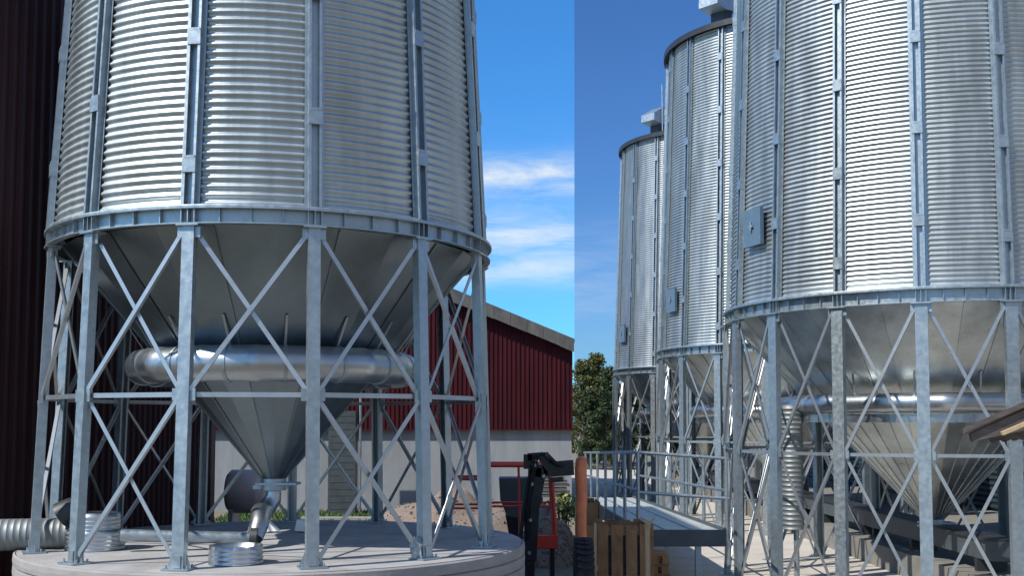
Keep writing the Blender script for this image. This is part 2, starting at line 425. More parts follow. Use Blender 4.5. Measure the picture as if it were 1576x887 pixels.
        MB().tube([c+Vector((.05, .0, .98)), c+Vector((.05, 0, .0))], .05, 10).build('duct_support', M['galv'], root)
    return root, pos, A

KL = .78                                   # the single silo is a smaller model than the row
FL = EYE-1.60*KL; LX, LZ = -3.26*KL, 15.2*KL
sL, posL, AL = silo('steel_silo', (LX, LZ, FL), 13, .112-5*PI/13, 2.878, 3.0, 3.845, 2.87, 2.65, 8.3, .098,
                    (0, 2), .83, .14, 1.75, .225, 2.34, False, 'L')
sL.scale = (KL, KL, KL)
tag(sL, 'corrugated steel hopper silo on a round concrete slab in front of the red barn', 'silo')

Z3 = 20.7; X3 = .3763*Z3+.05; R3 = .1836*Z3*.987; H3 = .0916*Z3
s3, pos3, A3 = silo('steel_silo', (X3, Z3, 0.005), 18, -.39-3*PI/9, R3, R3*1.005, EYE+H3-.005, R3*.975, R3*.885, 14.0, .082,
                    (), 1.1, .16, 2.65, .165, 3.24, True, 'R')
# inspection hatch (same place on each silo of the row)
ah = R(-72); rot = Matrix.Rotation(ah, 3, 'Z'); zc = EYE+3.49
m = MB(); m.box(pos3(ah, R3*.975+.05, zc), (.58, .07, .66), rz=ah)
ht = m.build('hatch', M['bluegrey'], s3)
m = MB(); m.tube([pos3(ah, R3*.975+.11, zc-.06), pos3(ah, R3*.975+.11, zc+.10)], .022, 8)
m.box(pos3(ah, R3*.975+.10, zc+.02), (.14, .03, .05), rz=ah); m.build('hatch_handle', M['galv'], ht)
tag(s3, 'nearest and largest corrugated steel silo of the row, beside the grey walkway', 'silo', 'row of hopper silos')
s2 = copy_tree(s3)
for o in list(s2.children):
    if o.name.startswith(('feed_duct', 'duct_support')): bpy.data.objects.remove(o)
s2.location = (X3+.22, Z3+11.7, .005); s2['label'] = 'middle steel silo of the receding row, its roof vent showing behind the nearest silo'
s1 = copy_tree(s2); s1.location = (X3-.02, Z3+23.4, .005); s1['label'] = 'farthest steel silo of the row, next to the trees, thin rod on top'
MB().tube([pos3(R(-40), 3.2, 14.1), pos3(R(-40), 3.2, 15.9)], .03, 6).build('antenna', M['galv'], s1)
s3.name = 'steel_silo.001'

# ------------------------------------------------------------------ left slab
m = MB(); SR = 3.33*KL
m.lathe([(SR-.03, FL-.05), (SR-.03, FL-.002), (0.001, FL-.002)], 120, smooth=False)
slab = m.build('slab_top', M['concrete'])
m = MB(); prof = []
zz = FL-.02
while zz > .02:
    prof += [(SR, zz), (SR+.004, zz-.05), (SR, zz-.09), (SR-.018, zz-.10)]; zz -= .11
prof = [(SR-.02, FL-.006)]+prof+[(SR, -.1)]
m.lathe(prof, 120, smooth=False)
r_ = empty('silo_base', (LX+.08, LZ, 0), label='round raised concrete base under the single silo', cat='concrete base')
slab.parent = r_; m.build('slab_side', M['slabside'], r_)

# ------------------------------------------------------------------ dark building on the left
XW = -5.5; ZA, ZB = 11.5, 20.0; HB = 11.5
r_ = empty('dark_shed', (XW-4, (ZA+ZB)/2, 0), label='tall dark maroon ribbed metal building at the left edge', cat='building')
m = MB(); prof = []; zz = ZA; out = []
while zz < ZB:
    out += [(XW, zz), (XW, zz+.12), (XW+.035, zz+.15), (XW+.035, zz+.21), (XW, zz+.24)]; zz += .24
vs = [Vector((x-r_.location.x, y-r_.location.y, z_)) for z_ in (0, HB) for x, y in out]; q = len(out)
m.add(vs, [(i, i+1, i+1+q, i+q) for i in range(q-1)])
m.build('ribbed_wall', M['darkwall'], r_)
m = MB(); m.box((-.03-4+.0+0, 0, HB/2), (8.0-.1+8, ZB-ZA-.1, HB-.01)); m.build('side_wall', M['darkwall'], r_)
m = MB(); m.box((4.05, ZB-(ZA+ZB)/2+.0, HB/2-.2), (.12, .28, HB-.4)); m.build('corner_board', M['trim'], r_)
m = MB(); hb = (ZB-ZA)/2+.2; m.extr([(4.3, -hb, HB), (4.3, hb, HB), (4.3, hb, HB+.15), (4.3, -hb, HB+.15)], (-16.6, 0, 0)); m.build('roof', M['darkwall'], r_)

# ------------------------------------------------------------------ red barn
ZR = 37.0
bc = P(881, 600, ZR); XR = bc.x
ysp = P(560, 400, ZR); XP = ysp.x
eave = P(884, 522, ZR).z; slope = (P(715, 452, ZR).z-eave)/(P(884, 500, ZR).x-P(715, 452, ZR).x)
peak = eave+slope*(XR-XP); XLft = XP-(XR-XP); hc = P(700, 661, ZR).z; LEN = 18
r_ = empty('red_barn', (XP, ZR+LEN/2, 0), label='red barn with a grey concrete lower wall and weathered roof edge', cat='barn')
o_ = Vector((XP, ZR+LEN/2, 0))
m = MB()
m.box(((XLft+XR)/2-XP, .05, hc/2), (XR-XLft-.06, LEN-.10, hc)); m.build('concrete_wall', M['barnconc'], r_)
m = MB(); x = XLft; out = []
while x < XR:
    out += [(x, 0), (x+.085, 0), (x+.10, -.03), (x+.135, -.03), (x+.15, 0)]; x += .15
vs = []
for x_, y_ in out: vs.append(Vector((min(x_, XR)-XP, ZR+y_-.03, hc-.03))-Vector((0, o_.y, 0)))
for x_, y_ in out:
    h_ = (peak-.25)-slope*abs(x_-XP); vs.append(Vector((min(x_, XR)-XP, ZR+y_-.03, h_))-Vector((0, o_.y, 0)))
q = len(out); m.add(vs, [(i, i+1, i+1+q, i+q) for i in range(q-1)])
m.box((XR-XP-.02, .0, (hc+eave)/2-.15), (.05, LEN, eave-hc-.3)); m.box((XLft-XP+.02, .0, (hc+eave)/2-.15), (.05, LEN, eave-hc-.3))
m.build('red_cladding', M['red'], r_)
m = MB(); m.box((0, -LEN/2-.045, hc-.02), (XR-XLft, .06, .05)); m.build('sill_flashing', M['red'], r_)
m = MB()
for s_ in (1, -1):
    e = (s_*(XR-XP+.06), eave-slope*.06); t = (0, peak)
    m.extr([(e[0], -LEN/2-.35, e[1]), (t[0], -LEN/2-.35, t[1]), (t[0], -LEN/2-.35, t[1]-.12), (e[0], -LEN/2-.35, e[1]-.12)], (0, LEN+.7, 0))
m.build('roof', M['roof'], r_)
m = MB()
for s_ in (1, -1):
    x0 = 0.0
    while x0 < XR-XP:
        x1 = min(x0+.55, XR-XP+.05); dz_ = random.uniform(-.012, .012); yo = random.uniform(0, .012)
        m.extr([(s_*x0, -LEN/2-.37-yo, peak-slope*x0-.06+dz_), (s_*(x1-.01), -LEN/2-.37-yo, peak-slope*x1-.06+dz_), (s_*(x1-.01), -LEN/2-.37-yo, peak-slope*x1-.44+dz_), (s_*x0, -LEN/2-.37-yo, peak-slope*x0-.44+dz_)], (0, .03, 0))
        x0 += .55
m.build('verge_board', M['roof'], r_)

# tall louvred cabinet against the barn
p = P(525, 800, 35.2); w_ = .86; r_ = empty('louvre_cabinet', (p.x, 35.2, 0), label='tall dark louvred steel cabinet against the barn wall', cat='cabinet')
m = MB(); m.box((0, .3, 1.65), (w_, .6, 3.3)); m.build('cabinet_body', M['greyplastic'], r_)
m = MB()
for k in range(15): m.box((0, -.002, .2+k*.21), (w_-.1, .012, .02))
m.build('louvres', M['greyplastic'], r_)
m = MB(); m.tube([(w_/2+.14, .1, 0), (w_/2+.14, .1, 4.2)], .045, 8); m.build('downpipe', M['galv'], r_)

# low concrete kerb and grass before the barn
m = MB(); a = Ground(505, 803); m.box((a.x+1.6, 32.6, .08), (4.6, .3, .16)); tag(m.build('kerb', M['concrete']), kind='structure')
def grass_patch(name, x0, x1, y0, y1, n, h, mt_, seed):
    random.seed(seed); m = MB()
    for _ in range(n):
        x, y = random.uniform(x0, x1), random.uniform(y0, y1); hh = h*random.uniform(.4, 1.2); a = random.uniform(0, PI); w = random.uniform(.008, .02)*2
        lx, ly = random.uniform(-.5, .5)*hh, random.uniform(-.5, .5)*hh
        m.add([(x-w*math.cos(a), y-w*math.sin(a), 0), (x+w*math.cos(a), y+w*math.sin(a), 0), (x+lx, y+ly, hh)], [(0, 1, 2)])
    return m.build(name, mt_)
ga = P(390, 790, 34); gb = P(640, 790, 34)
tag(grass_patch('grass', ga.x-1, gb.x, 31, 36.3, 4500, .15, M['grass'], 3), 'grass and weeds growing along the foot of the barn wall', 'grass', kind='stuff')

# tank behind the silo
p = P(378, 757, 19.5)
r_ = empty('round_tank', (p.x, 19.5, 0), label='grey round tank lying on a stand behind the silo hopper', cat='tank')
m = MB(); hz = p.z; pts = [(-.32, 0, hz), (-.30, 0, hz), (-.24, 0, hz), (.22, 0, hz), (.30, 0, hz), (.34, 0, hz)]
m.tube([Vector(q_) for q_ in pts], [.24, .32, .38, .38, .32, .2], 28); m.build('tank_shell', M['tank'], r_)
for x in (-.2, .2): m = MB(); m.box((x, 0, (hz-.3)/2), (.08, .5, hz-.3)); m.build('stand', M['galv'], r_)

# ------------------------------------------------------------------ ducts round the left silo
def silo_floor(px, py): return Ground(px, py, FL)
def ring_piece(px, py, dia, h, label, name='duct_collar', group=None):
    c = silo_floor(px, py); m = MB(); r = dia/2; prof = []
    k = 4
    for i in range(k):
        z0 = h*i/k; prof += [(r, z0), (r+.008, z0+h/k*.15), (r+.008, z0+h/k*.3), (r, z0+h/k*.45)]
    prof += [(r, h), (r-.012, h), (r-.012, .0)]
    m.lathe(prof, 40, closed=True); o = m.build(name, M['duct'], None, (c.x, c.y, FL)); return tag(o, label, 'duct collar', group)
ring_piece(363, 868, .60*KL, .21*KL, 'short loose ring of ribbed duct lying at the front edge of the silo slab')
c = silo_floor(146, 846)
r_ = empty('fan_inlet_drum', (c.x, c.y, FL), label='stacked ribbed duct drum on the slab between the large duct and the thin pipe', cat='duct drum'); r_.scale = (KL, KL, KL)
m = MB(); prof = []
for i in range(5): z0 = .05*i; prof += [(.36, z0), (.368, z0+.01), (.368, z0+.02), (.36, z0+.03)]
prof += [(.36, .25), (.30, .25)]
m.lathe(prof, 40); m.build('lower_drum', M['duct'], r_)
m = MB(); prof = []
for i in range(4): z0 = .251+.05*i; prof += [(.305, z0), (.313, z0+.01), (.313, z0+.02), (.305, z0+.03)]
prof += [(.305, .46), (.0, .47)]
m.lathe(prof, 40); m.build('upper_drum', M['duct'], r_)
m = MB(); m.tube([(-.14, .0, .50), (-.30, .0, .50), (-.42, 0, .42)], [.10, .16, .19], 20); m.build('elbow', M['dark_metal'], r_)
# large duct coming in from the left
c = P(105, 822, 11.2); c0 = Vector((c.x, c.y, c.z)); 
r_ = empty('supply_duct', (c.x-1.5, c.y, 0), label='large ribbed galvanised duct entering at the lower left', cat='duct')
m = spiral([(-3.0, -1.0, c.z), (1.5, 0, c.z)], .156, .06, 28, depth=.003); m.build('duct_pipe', M['spiral'], r_)
m = MB()
for x in (-2.6, -.4): m.box((x, -.3+.24*(x/1.5), (c.z-.16)/2), (.06, .3, c.z-.16))
m.build('duct_stand', M['dark_metal'], r_)
# a dark cover plate above the large duct
# thin pipe running along the slab to the elbow under the hopper
a = P(186, 812, 10.85); b = P(392, 829, 11.15); t = Vector((LX, LZ, FL+.68*KL))
r_ = empty('discharge_pipe', (b.x, b.y, FL), label='thin grey pipe along the slab rising in an elbow to the hopper outlet', cat='pipe')
bb = Vector((b.x, b.y, FL+.10)); aa = Vector((a.x, a.y, FL+.16))
m = MB(); m.tube([aa-r_.location, bb-r_.location], .06, 16); m.build('level_pipe', M['galv'], r_)
m = MB(); m.tube([bb-r_.location, bb+Vector((.02, .1, .12))-r_.location, bb+Vector((.0, .24, .24))-r_.location, t+Vector((-.08, -.08, -.21))-r_.location, t+Vector((0, 0, -.08))-r_.location, t-r_.location], [.08, .095, .10, .10, .085, .08], 18)
m.build('elbow', M['duct'], r_)
m = MB(); m.tube([bb+Vector((-.03, 0, 0))-r_.location, bb+Vector((.04, 0, 0))-r_.location], .11, 16); m.build('coupling', M['dark_metal'], r_)
# plastic scraps
for px, py, lb in ((405, 820, 'crumpled white plastic scrap nearest the pipe elbow at the back of the slab'), (468, 820, 'small white plastic scrap beside the middle front leg, at the back of the slab')):
    c = silo_floor(px, py); m = MB(); random.seed(px); s_ = (.22 if px < 440 else .13)*KL
    base = [(-s_, -.04), (s_, -.06), (s_*1.1, .08), (-s_*.8, .06)]
    vs = [(x, y, random.uniform(0, .02)) for x, y in base]+[(x*.5-s_*.3, y*.5, .17*random.uniform(.6, 1)) for x, y in base]
    m.add(vs, [(0, 1, 2, 3), (4, 5, 6, 7), (0, 1, 5, 4), (1, 2, 6, 5), (2, 3, 7, 6), (3, 0, 4, 7)])
    tag(m.build('plastic_scrap', M['white'], None, (c.x, c.y, FL)), lb, 'plastic scrap')
c = silo_floor(641, 862); m = MB(); random.seed(5)
pr = [(.0, .002), (.05, .002), (.06, .05), (.045, .10), (.055, .14), (.03, .17), (.015, .2), (0, .21)]
m.lathe(pr, 9, smooth=False); o = m.build('plastic_bag', M['clear'], None, (c.x, c.y, FL))
for v_ in o.data.vertices: v_.co.x += random.uniform(-.02, .02); v_.co.y += random.uniform(-.02, .02)
tag(o, 'crumpled clear plastic bag at the foot of the front right leg', 'plastic bag')

# ------------------------------------------------------------------ boom lift, basket, heaps
zl = 20.0
def hz_(py, d=zl): return P(0, py, d).z
def xx(px, d=zl): return P(px, 500, d).x
r_ = empty('lift_basket', (xx(770), zl, 0), label='red tubular lift basket standing right of the round slab', cat='lift basket')
X0 = r_.location.x
def tb(m, pts, r=.028): return m.tube([Vector((x-X0, y-zl, z_)) for x, y, z_ in pts], r, 8)
m = MB(); yb = hz_(843)
for dxy in (0, .95):
    y = zl+dxy
    tb(m, [(xx(682), y, yb), (xx(682), y, hz_(738)), (xx(745), y, hz_(738))], .034)
    tb(m, [(xx(682), y, hz_(783)), (xx(748), y, hz_(783))], .02)
    tb(m, [(xx(748), y, yb), (xx(745), y, hz_(716))], .07 if dxy == 0 else .035)
    tb(m, [(xx(745), y, hz_(717)), (xx(835), y, hz_(717)), (xx(849), y, hz_(740)), (xx(855), y, yb)], .036)
    tb(m, [(xx(748), y, hz_(780)), (xx(851), y, hz_(780))], .02)
    tb(m, [(xx(682), y, yb), (xx(855), y, yb)], .03)
for px, py in ((682, 738), (745, 717), (849, 741)):
    tb(m, [(xx(px), zl, hz_(py)), (xx(px), zl+.95, hz_(py))], .024)
for f_ in (.33, .66):
    tb(m, [(xx(682), zl+.95*f_, yb), (xx(682), zl+.95*f_, hz_(738))], .02)
    tb(m, [(xx(852), zl+.95*f_, yb), (xx(850), zl+.95*f_, hz_(741))], .02)
tb(m, [(xx(800), zl, yb), (xx(798), zl, hz_(717))], .022)
m.box((xx(770)-X0, -.02, yb+.07), (xx(822)-xx(715), .012, .12))
m.build('frame', M['redpaint'], r_)
m = MB(); m.box((xx(770)-X0, .475, yb-.01), (xx(855)-xx(682), .93, .04)); m.build('floor', M['greyplastic'], r_)
m = MB(); m.box((xx(840)-X0, -.06, hz_(834)), (xx(857)-xx(822), .12, .22)); m.build('control_box', M['redpaint'], r_)
for px in (700, 745, 800, 850): m = MB(); m.box((xx(px)-X0, .47, yb/2-.02), (.08, .5, yb-.04)); m.build('stand_leg', M['black'], r_)
# black boom
zb = 18.6
r_ = empty('boom_arm', (xx(817, zb), zb, 0), label='black folded machine boom with a short jib, in front of the red basket', cat='boom lift'); X0 = r_.location.x
def bx3(m, p0, p1, w, t): m.bar(Vector((xx(p0[0], zb)-X0, 0, hz_(p0[1], zb))), Vector((xx(p1[0], zb)-X0, 0, hz_(p1[1], zb))), w, t, (0, 1, 0))
m = MB(); bx3(m, (815, 862), (823, 720), .22, .2); m.box((xx(815, zb)-X0, 0, hz_(866, zb)/2), (.16, .16, hz_(862, zb)+.02))
bx3(m, (834, 730), (814, 838), .12, .14); m.build('mast', M['black'], r_)
m = MB(); bx3(m, (812, 722), (812, 700), .14, .24); bx3(m, (812, 704), (836, 702), .12, .24); bx3(m, (832, 702), (846, 722), .14, .22); bx3(m, (815, 722), (842, 728), .2, .2)
m.tube([(xx(822, zb)-X0, -.16, hz_(716, zb)), (xx(822, zb)-X0, .16, hz_(716, zb))], .07, 14); m.tube([(xx(836, zb)-X0, -.15, hz_(733, zb)), (xx(836, zb)-X0, .15, hz_(733, zb))], .05, 14)
m.build('knuckle', M['black'], r_)
m = MB(); bx3(m, (836, 726), (850, 722), .20, .2); bx3(m, (846, 723), (882, 720), .25, .16); bx3(m, (846, 740), (866, 738), .08, .1); m.build('jib', M['black'], r_)
m = MB(); m.tube([(xx(812, zb)-X0, -.14, hz_(735, zb)), (xx(800, zb)-X0, -.14, hz_(832, zb))], .035, 10); m.build('hydraulic_cylinder', M['dark_metal'], r_)
for k, (dx_, yy_) in enumerate(((.02, -.17), (.06, -.19), (.10, -.16))):
    pth = [Vector((xx(x_, zb)-X0+dx_, yy_, hz_(y_, zb))) for x_, y_ in ((806, 830), (806, 780), (812, 735), (818, 703), (832, 697), (846, 712), (858, 718))]
    MB().tube(pth, .016, 7).build('hose', M['rubber'], r_)
m = MB()
for x_, y_ in ((822, 716), (836, 733), (818, 745), (816, 800), (814, 850)): m.tube([(xx(x_, zb)-X0, -.19, hz_(y_, zb)), (xx(x_, zb)-X0, -.10, hz_(y_, zb))], .03, 8)
m.build('pivot_pin', M['galv'], r_)
m = MB(); m.box((xx(811, zb)-X0, 0, .06), (.5, .5, .12)); m.box((xx(811, zb)-X0, 0, .16), (.28, .3, .1)); m.build('foot', M['black'], r_)
# grey loader bucket behind
zk = 22.0
r_ = empty('loader_bucket', (xx(795, zk), zk, 0), label='dark grey machine bucket hanging behind the black boom', cat='bucket')
X0 = r_.location.x
pr = [(768, 737), (832, 737), (834, 775), (806, 800), (780, 795), (770, 770)]
m = MB(); m.extr([(xx(a, zk)-X0, 0, hz_(b, zk)) for a, b in pr], (0, .8, 0)); m.build('shell', M['greyplastic'], r_)
m = MB(); pr = [(778, 796), (808, 800), (800, 840), (786, 842)]; m.extr([(xx(a, zk)-X0, .2, hz_(b, zk)) for a, b in pr], (0, .4, 0)); m.box((xx(793, zk)-X0, .4, hz_(842, zk)/2), (.2, .3, hz_(842, zk))); m.build('bracket', M['black'], r_)

def heap(name, cx, cy, rx, ry, h, label, seed, mt_='heap', sharp=1.3):
    random.seed(seed); m = MB(); nr, na = 26, 56; vs = [(0, 0, h)]
    ph_ = [random.uniform(0, 6.28) for _ in range(8)]
    for i in range(1, nr+1):
        t = i/nr
        for k in range(na):
            a = 2*PI*k/na
            wob = 1+.10*math.sin(2*a+ph_[0])+.07*math.sin(3*a+ph_[1])+.04*math.sin(5*a+ph_[2])
            z_ = h*max(0, (1-t**sharp))*(1+.12*math.sin(4*t*3+a*2+ph_[3]))+random.uniform(-.018, .018)*(1 if i < nr else 0)
            vs.append((rx*t*wob*math.cos(a), ry*t*wob*math.sin(a), z_ if i < nr else -.06))
    fs = [(0, 1+k, 1+(k+1) % na) for k in range(na)]
    for i in range(nr-1):
        for k in range(na): fs.append((1+i*na+k, 1+(i+1)*na+k, 1+(i+1)*na+(k+1) % na, 1+i*na+(k+1) % na))
    m.add(vs, fs, True)
    for _ in range(500):
        a = random.uniform(0, 6.28); t = random.uniform(.1, 1.1)**.6; s_ = random.uniform(.015, .05)
        wob = 1+.10*math.sin(2*a+ph_[0])+.07*math.sin(3*a+ph_[1])+.04*math.sin(5*a+ph_[2])
        z_ = h*max(0, (1-t**sharp))*(1+.12*math.sin(4*t*3+a*2+ph_[3]))
        m.box((rx*t*wob*math.cos(a), ry*t*wob*math.sin(a), z_+s_*.2), (s_*1.5, s_, s_), rz=a)
    o = m.build(name, M[mt_], None, (cx, cy, 0)); return tag(o, label, 'gravel heap')
heap('gravel_heap', xx(700, 27), 27.5, 2.6, 2.2, 1.25, 'larger reddish gravel heap seen through the red basket beside the slab', 1)
heap('gravel_heap', xx(842, 23.5), 23.8, .82, 1.3, 1.1, 'smaller gravel heap at the right of the black boom, below the yellow plants', 2)

def leafblob(m, c, r, n, size, seed):
    random.seed(seed)
    for _ in range(n):
        d = Vector((random.gauss(0, 1), random.gauss(0, 1), random.gauss(0, 1))).normalized()*(random.random()**.4)
        p = Vector(c)+Vector((d.x*r[0], d.y*r[1], d.z*r[2])); s_ = size*random.uniform(.5, 1.4)
        u_ = Vector((random.gauss(0, 1), random.gauss(0, 1), random.gauss(0, .7))).normalized(); w_ = u_.cross(Vector((random.gauss(0, 1), random.gauss(0, 1), random.gauss(0, 1)))).normalized()
        m.add([p-u_*s_, p+w_*s_*.5, p+u_*s_, p-w_*s_*.5], [(0, 1, 2, 3)])
for px, dd, mt2, lb in ((862, 25.6, 'yellowleaf', 'leafy weed with yellow blooms behind the smaller gravel heap'), (790, 30, 'grass', 'low green weeds by the barn wall behind the grey bucket')):
    r_ = empty('wild_plant', (xx(px, dd), dd, 0), label=lb, cat='plant')
    m = MB(); h_ = 1.15 if mt2 == 'yellowleaf' else .5
    for k in range(5): leafblob(m, (random.uniform(-.3, .3), random.uniform(-.2, .2), h_*random.uniform(.6, .95)), (.26, .25, .24), 120, .05, k+px)
    m.build('foliage', M['grass'], r_)
    m = MB()
    for k in range(12): x = random.uniform(-.25, .25); m.tube([(x*.4, 0, 0), (x, random.uniform(-.2, .2), h_)], .012, 5)
    m.build('stem', M['bark'], r_)
    if mt2 == 'yellowleaf':
        m = MB(); leafblob(m, (-.03, -.25, 1.12), (.28, .12, .2), 60, .055, 9); m.build('bloom', M['yellowleaf'], r_)
# boards leaning behind
r_ = empty('board_stack', (xx(850, 28), 28, 0), label='stack of weathered grey boards behind the black boom and yellow plants', cat='board stack')
random.seed(4)
for k in range(6):
    MB().box((random.uniform(-.06, .06), k*.02, 1.08+k*.09), (.95-.07*k, .5, .05), rz=random.uniform(-.05, .05)).build('board', M['roof'], r_)
m = MB(); m.box((-.3, .05, .52), (.1, .4, 1.04)); m.box((.3, .05, .52), (.1, .4, 1.04)); m.build('trestle', M['oldwood'], r_)

# ------------------------------------------------------------------ right: walkway
z0w, z1w = 17.4, 30.5
XL_ = P(986, 700, z0w).x; XRr = P(1112, 700, z0w).x; hn = P(0, 816, z0w).z; hf = P(0, 765, z1w).z
hf = max(hf, .75)
r_ = empty('walkway', ((XL_+XRr)/2, (z0w+z1w)/2, 0), label='galvanised raised walkway with pipe railings left of the nearest row silo', cat='walkway')
O = r_.location
def V(x, y, z_): return Vector((x-O.x, y-O.y, z_))
def hd(y): return hn+(hf-hn)*(y-z0w)/(z1w-z0w)
th = .28
m = MB(); m.add([V(XL_, z0w, hn-.03), V(XRr, z0w, hn-.03), V(XRr, z1w, hf-.03), V(XL_, z1w, hf-.03), V(XL_, z0w, hn-.06), V(XRr, z0w, hn-.06), V(XRr, z1w, hf-.06), V(XL_, z1w, hf-.06)],
                [(0, 1, 2, 3), (7, 6, 5, 4), (0, 4, 5, 1), (1, 5, 6, 2), (2, 6, 7, 3), (3, 7, 4, 0)])
for fx in (.33, .66):
    x = XL_+(XRr-XL_)*fx; m.bar(V(x, z0w+.01, hn-.02), V(x, z1w-.01, hf-.02), .05, .025, (0, 0, 1))
m.build('deck', M['deck'], r_)
m = MB()
for x, s_ in ((XL_, -1), (XRr, 1)):
    m.bar(V(x+s_*.02, z0w, hn-th/2+.02), V(x+s_*.02, z1w, hf-th/2+.02), .04, th, (0, 0, 1))
m.bar(V(XL_, z0w-.02, hn-th/2+.01), V(XRr, z0w-.02, hn-th/2+.01), .04, th-.02, (0, 0, 1))
m.build('edge_channel', M['greyplastic'], r_)
rt = P(0, 697, z0w).z-hn; rails = []
for side_, xs, ys in (('l', XL_-.04, [z0w+.05, 19.5, 21.4, 23.5, 25.7, 27.8, 29.8]), ('r', XRr+.06, [z0w+.05, 19.5, 21.4, 23.5, 25.7, 27.8, 29.8])):
    for y in ys:
        MB().tube([V(xs, y, hd(y)-.2), V(xs, y, hd(y)+rt)], .030, 8).build('rail_post', M['galv'], r_)
    for hh in ((rt, rt*.5) if side_ == 'l' else (rt*.5,)):
        MB().tube([V(xs, z0w+.05, hn+hh), V(xs, z1w, hf+hh)], .027, 8).build('rail', M['galv'], r_)
for hh in (rt, rt*.48): MB().tube([V(XL_-.04, z0w+.05, hn+hh), V(XRr+.10, z0w+.05, hn+hh-.10)], .027, 8).build('rail', M['galv'], r_)
for y in (19.2, 23, 27, 30):
    for x in (XL_+.1, XRr-.1): m = MB(); m.box(V(x, y, (hd(y)-.1)/2), (.1, .1, hd(y)-.1)); m.build('support_post', M['galv'], r_)

# ------------------------------------------------------------------ pallets, crates, stick, wrapped post, tyre
def crate(name, cx, cy, w, d, h, label, rz=0, seed=0, z0=0):
    random.seed(seed)
    r_ = empty(name, (cx, cy, z0), rz, label=label, cat='crate')
    m = MB(); nb = int(w/.17)
    for side_ in (-1, 1):
        for k in range(nb):
            x = -w/2+w*(k+.5)/nb
            m.box((x, side_*d/2, h/2), (w/nb-random.uniform(.03, .055), .02, h-random.uniform(0, .03)))
    for side_ in (-1, 1):
        nd = int(d/.17)
        for k in range(nd):
            y = -d/2+d*(k+.5)/nd
            m.box((side_*w/2, y, h/2), (.02, d/nd-.04, h-.02))
    m.build('slats', M['wood'], r_)
    m = MB()
    for z_ in (.08, h/2, h-.08):
        for side_ in (-1, 1): m.box((0, side_*(d/2-.03), z_), (w-.06, .03, .09)); m.box((side_*(w/2-.03), 0, z_), (.03, d-.14, .09))
    for sx in (-1, 1):
        for sy in (-1, 1): m.box((sx*(w/2-.07), sy*(d/2-.07), h/2), (.05, .05, h-.03))
    m.build('crate_frame', M['wood'], r_)
    m = MB(); m.box((0, 0, h*.45), (w-.2, d-.2, h*.9-.02)); m.build('contents', M['oldwood'], r_)
    return r_
dz0 = 15.4
crate('wooden_crate', P(950, 800, dz0).x, dz0+.5, 1.0, .9, 1.50, 'tall slatted brown wooden crate beneath the walkway end', 0, 1)
crate('wooden_crate', P(909, 800, 16.6).x, 17.2, .30, .9, 1.72, 'narrow orange-lit wooden crate behind the red wrapped post', 0, 2)
def pallet(cx, cy, z0, w, d, label, rz, seed):
    r_ = empty('wooden_pallet', (cx, cy, z0), rz, label=label, cat='pallet', group='stacked pallets under the walkway end')
    m = MB()
    for k in range(5): m.box((0, -d/2+d*(k+.5)/5, .125), (w, d/5-.035, .02)); 
    m.build('top_boards', M['wood'], r_)
    m = MB()
    for k in range(3):
        for j in range(3): m.box((-w/2+.06+(w-.12)*k/2, -d/2+.06+(d-.12)*j/2, .065), (.1, .1, .096))
    for k in range(3): m.box((0, -d/2+.06+(d-.12)*k/2, .009), (w, .1, .016))
    m.build('blocks', M['wood'], r_)
random.seed(11)
lbs = ['lowest pallet of the small stack right of the crate', 'second pallet from the ground in the small stack right of the crate', 'third pallet from the ground in the small stack', 'fourth pallet up in the small stack right of the crate', 'fifth pallet up in the small stack, just under the top two', 'sixth pallet up, under the topmost one of the small stack', 'topmost pallet of the small stack below the walkway end']
for k in range(7):
    pallet(P(1008, 800, 16.2).x+random.uniform(-.015, .015), 16.5, .005+k*.142, .42, .7, lbs[k], random.uniform(-.03, .03), k)
a = P(996, 802, 14.6); r_ = empty('wooden_stake', (a.x, 14.6, 0), label='pale upright wooden stake with a string tied at its top', cat='stake')
m = MB(); m.box((0, 0, a.z/2), (.06, .045, a.z)); m.build('post', M['palewood'], r_)
m = MB()
for k in range(3): m.tube([(-.04, -.03, a.z-.06-.02*k), (.04, -.03, a.z-.05-.02*k)], .01, 5)
m.tube([(0, -.03, a.z-.05), (.10, -.02, a.z+.03)], .012, 5); m.tube([(0, -.03, a.z-.05), (-.11, -.02, a.z+.04)], .012, 5)
m.build('string_knot', M['palewood'], r_)
a = P(916, 806, 14.9); m = MB(); m.box((0, 0, a.z/2), (.035, .03, a.z)); m.box((0, 0, a.z*.62), (.06, .05, .07))
tag(m.build('wooden_stake', M['palewood'], None, (a.x, 14.9, 0)), 'thin pale stake in front of the brown crate, nearest the tyre', 'stake')
dw = 14.0
a = P(894, 703, dw); b = P(894, 835, dw); m = MB(); rr = 9.3/F*dw
path = []; rad = []
for k in range(16):
    t = [0, .08, .16, .24, .32, .4, .48, .56, .64, .72, .8, .88, .93, .965, .99, 1][k]; zz = b.z*.0+(a.z)*t; path.append((.004*math.sin(k*2), 0, zz)); rad.append(rr*(1 if t < .9 else [.97, .8, .35][min(2, k-13+0)] if k >= 13 else 1)*random.uniform(.97, 1.0))
m.tube(path, rad, 20); m.v = [(x*random.uniform(.86, 1.06), y*random.uniform(.86, 1.06), z_) for x, y, z_ in m.v]; tag(m.build('wrapped_post', M['redwrap'], None, (a.x, dw, 0)), 'red plastic wrapped round post at the left end of the walkway', 'wrapped post')
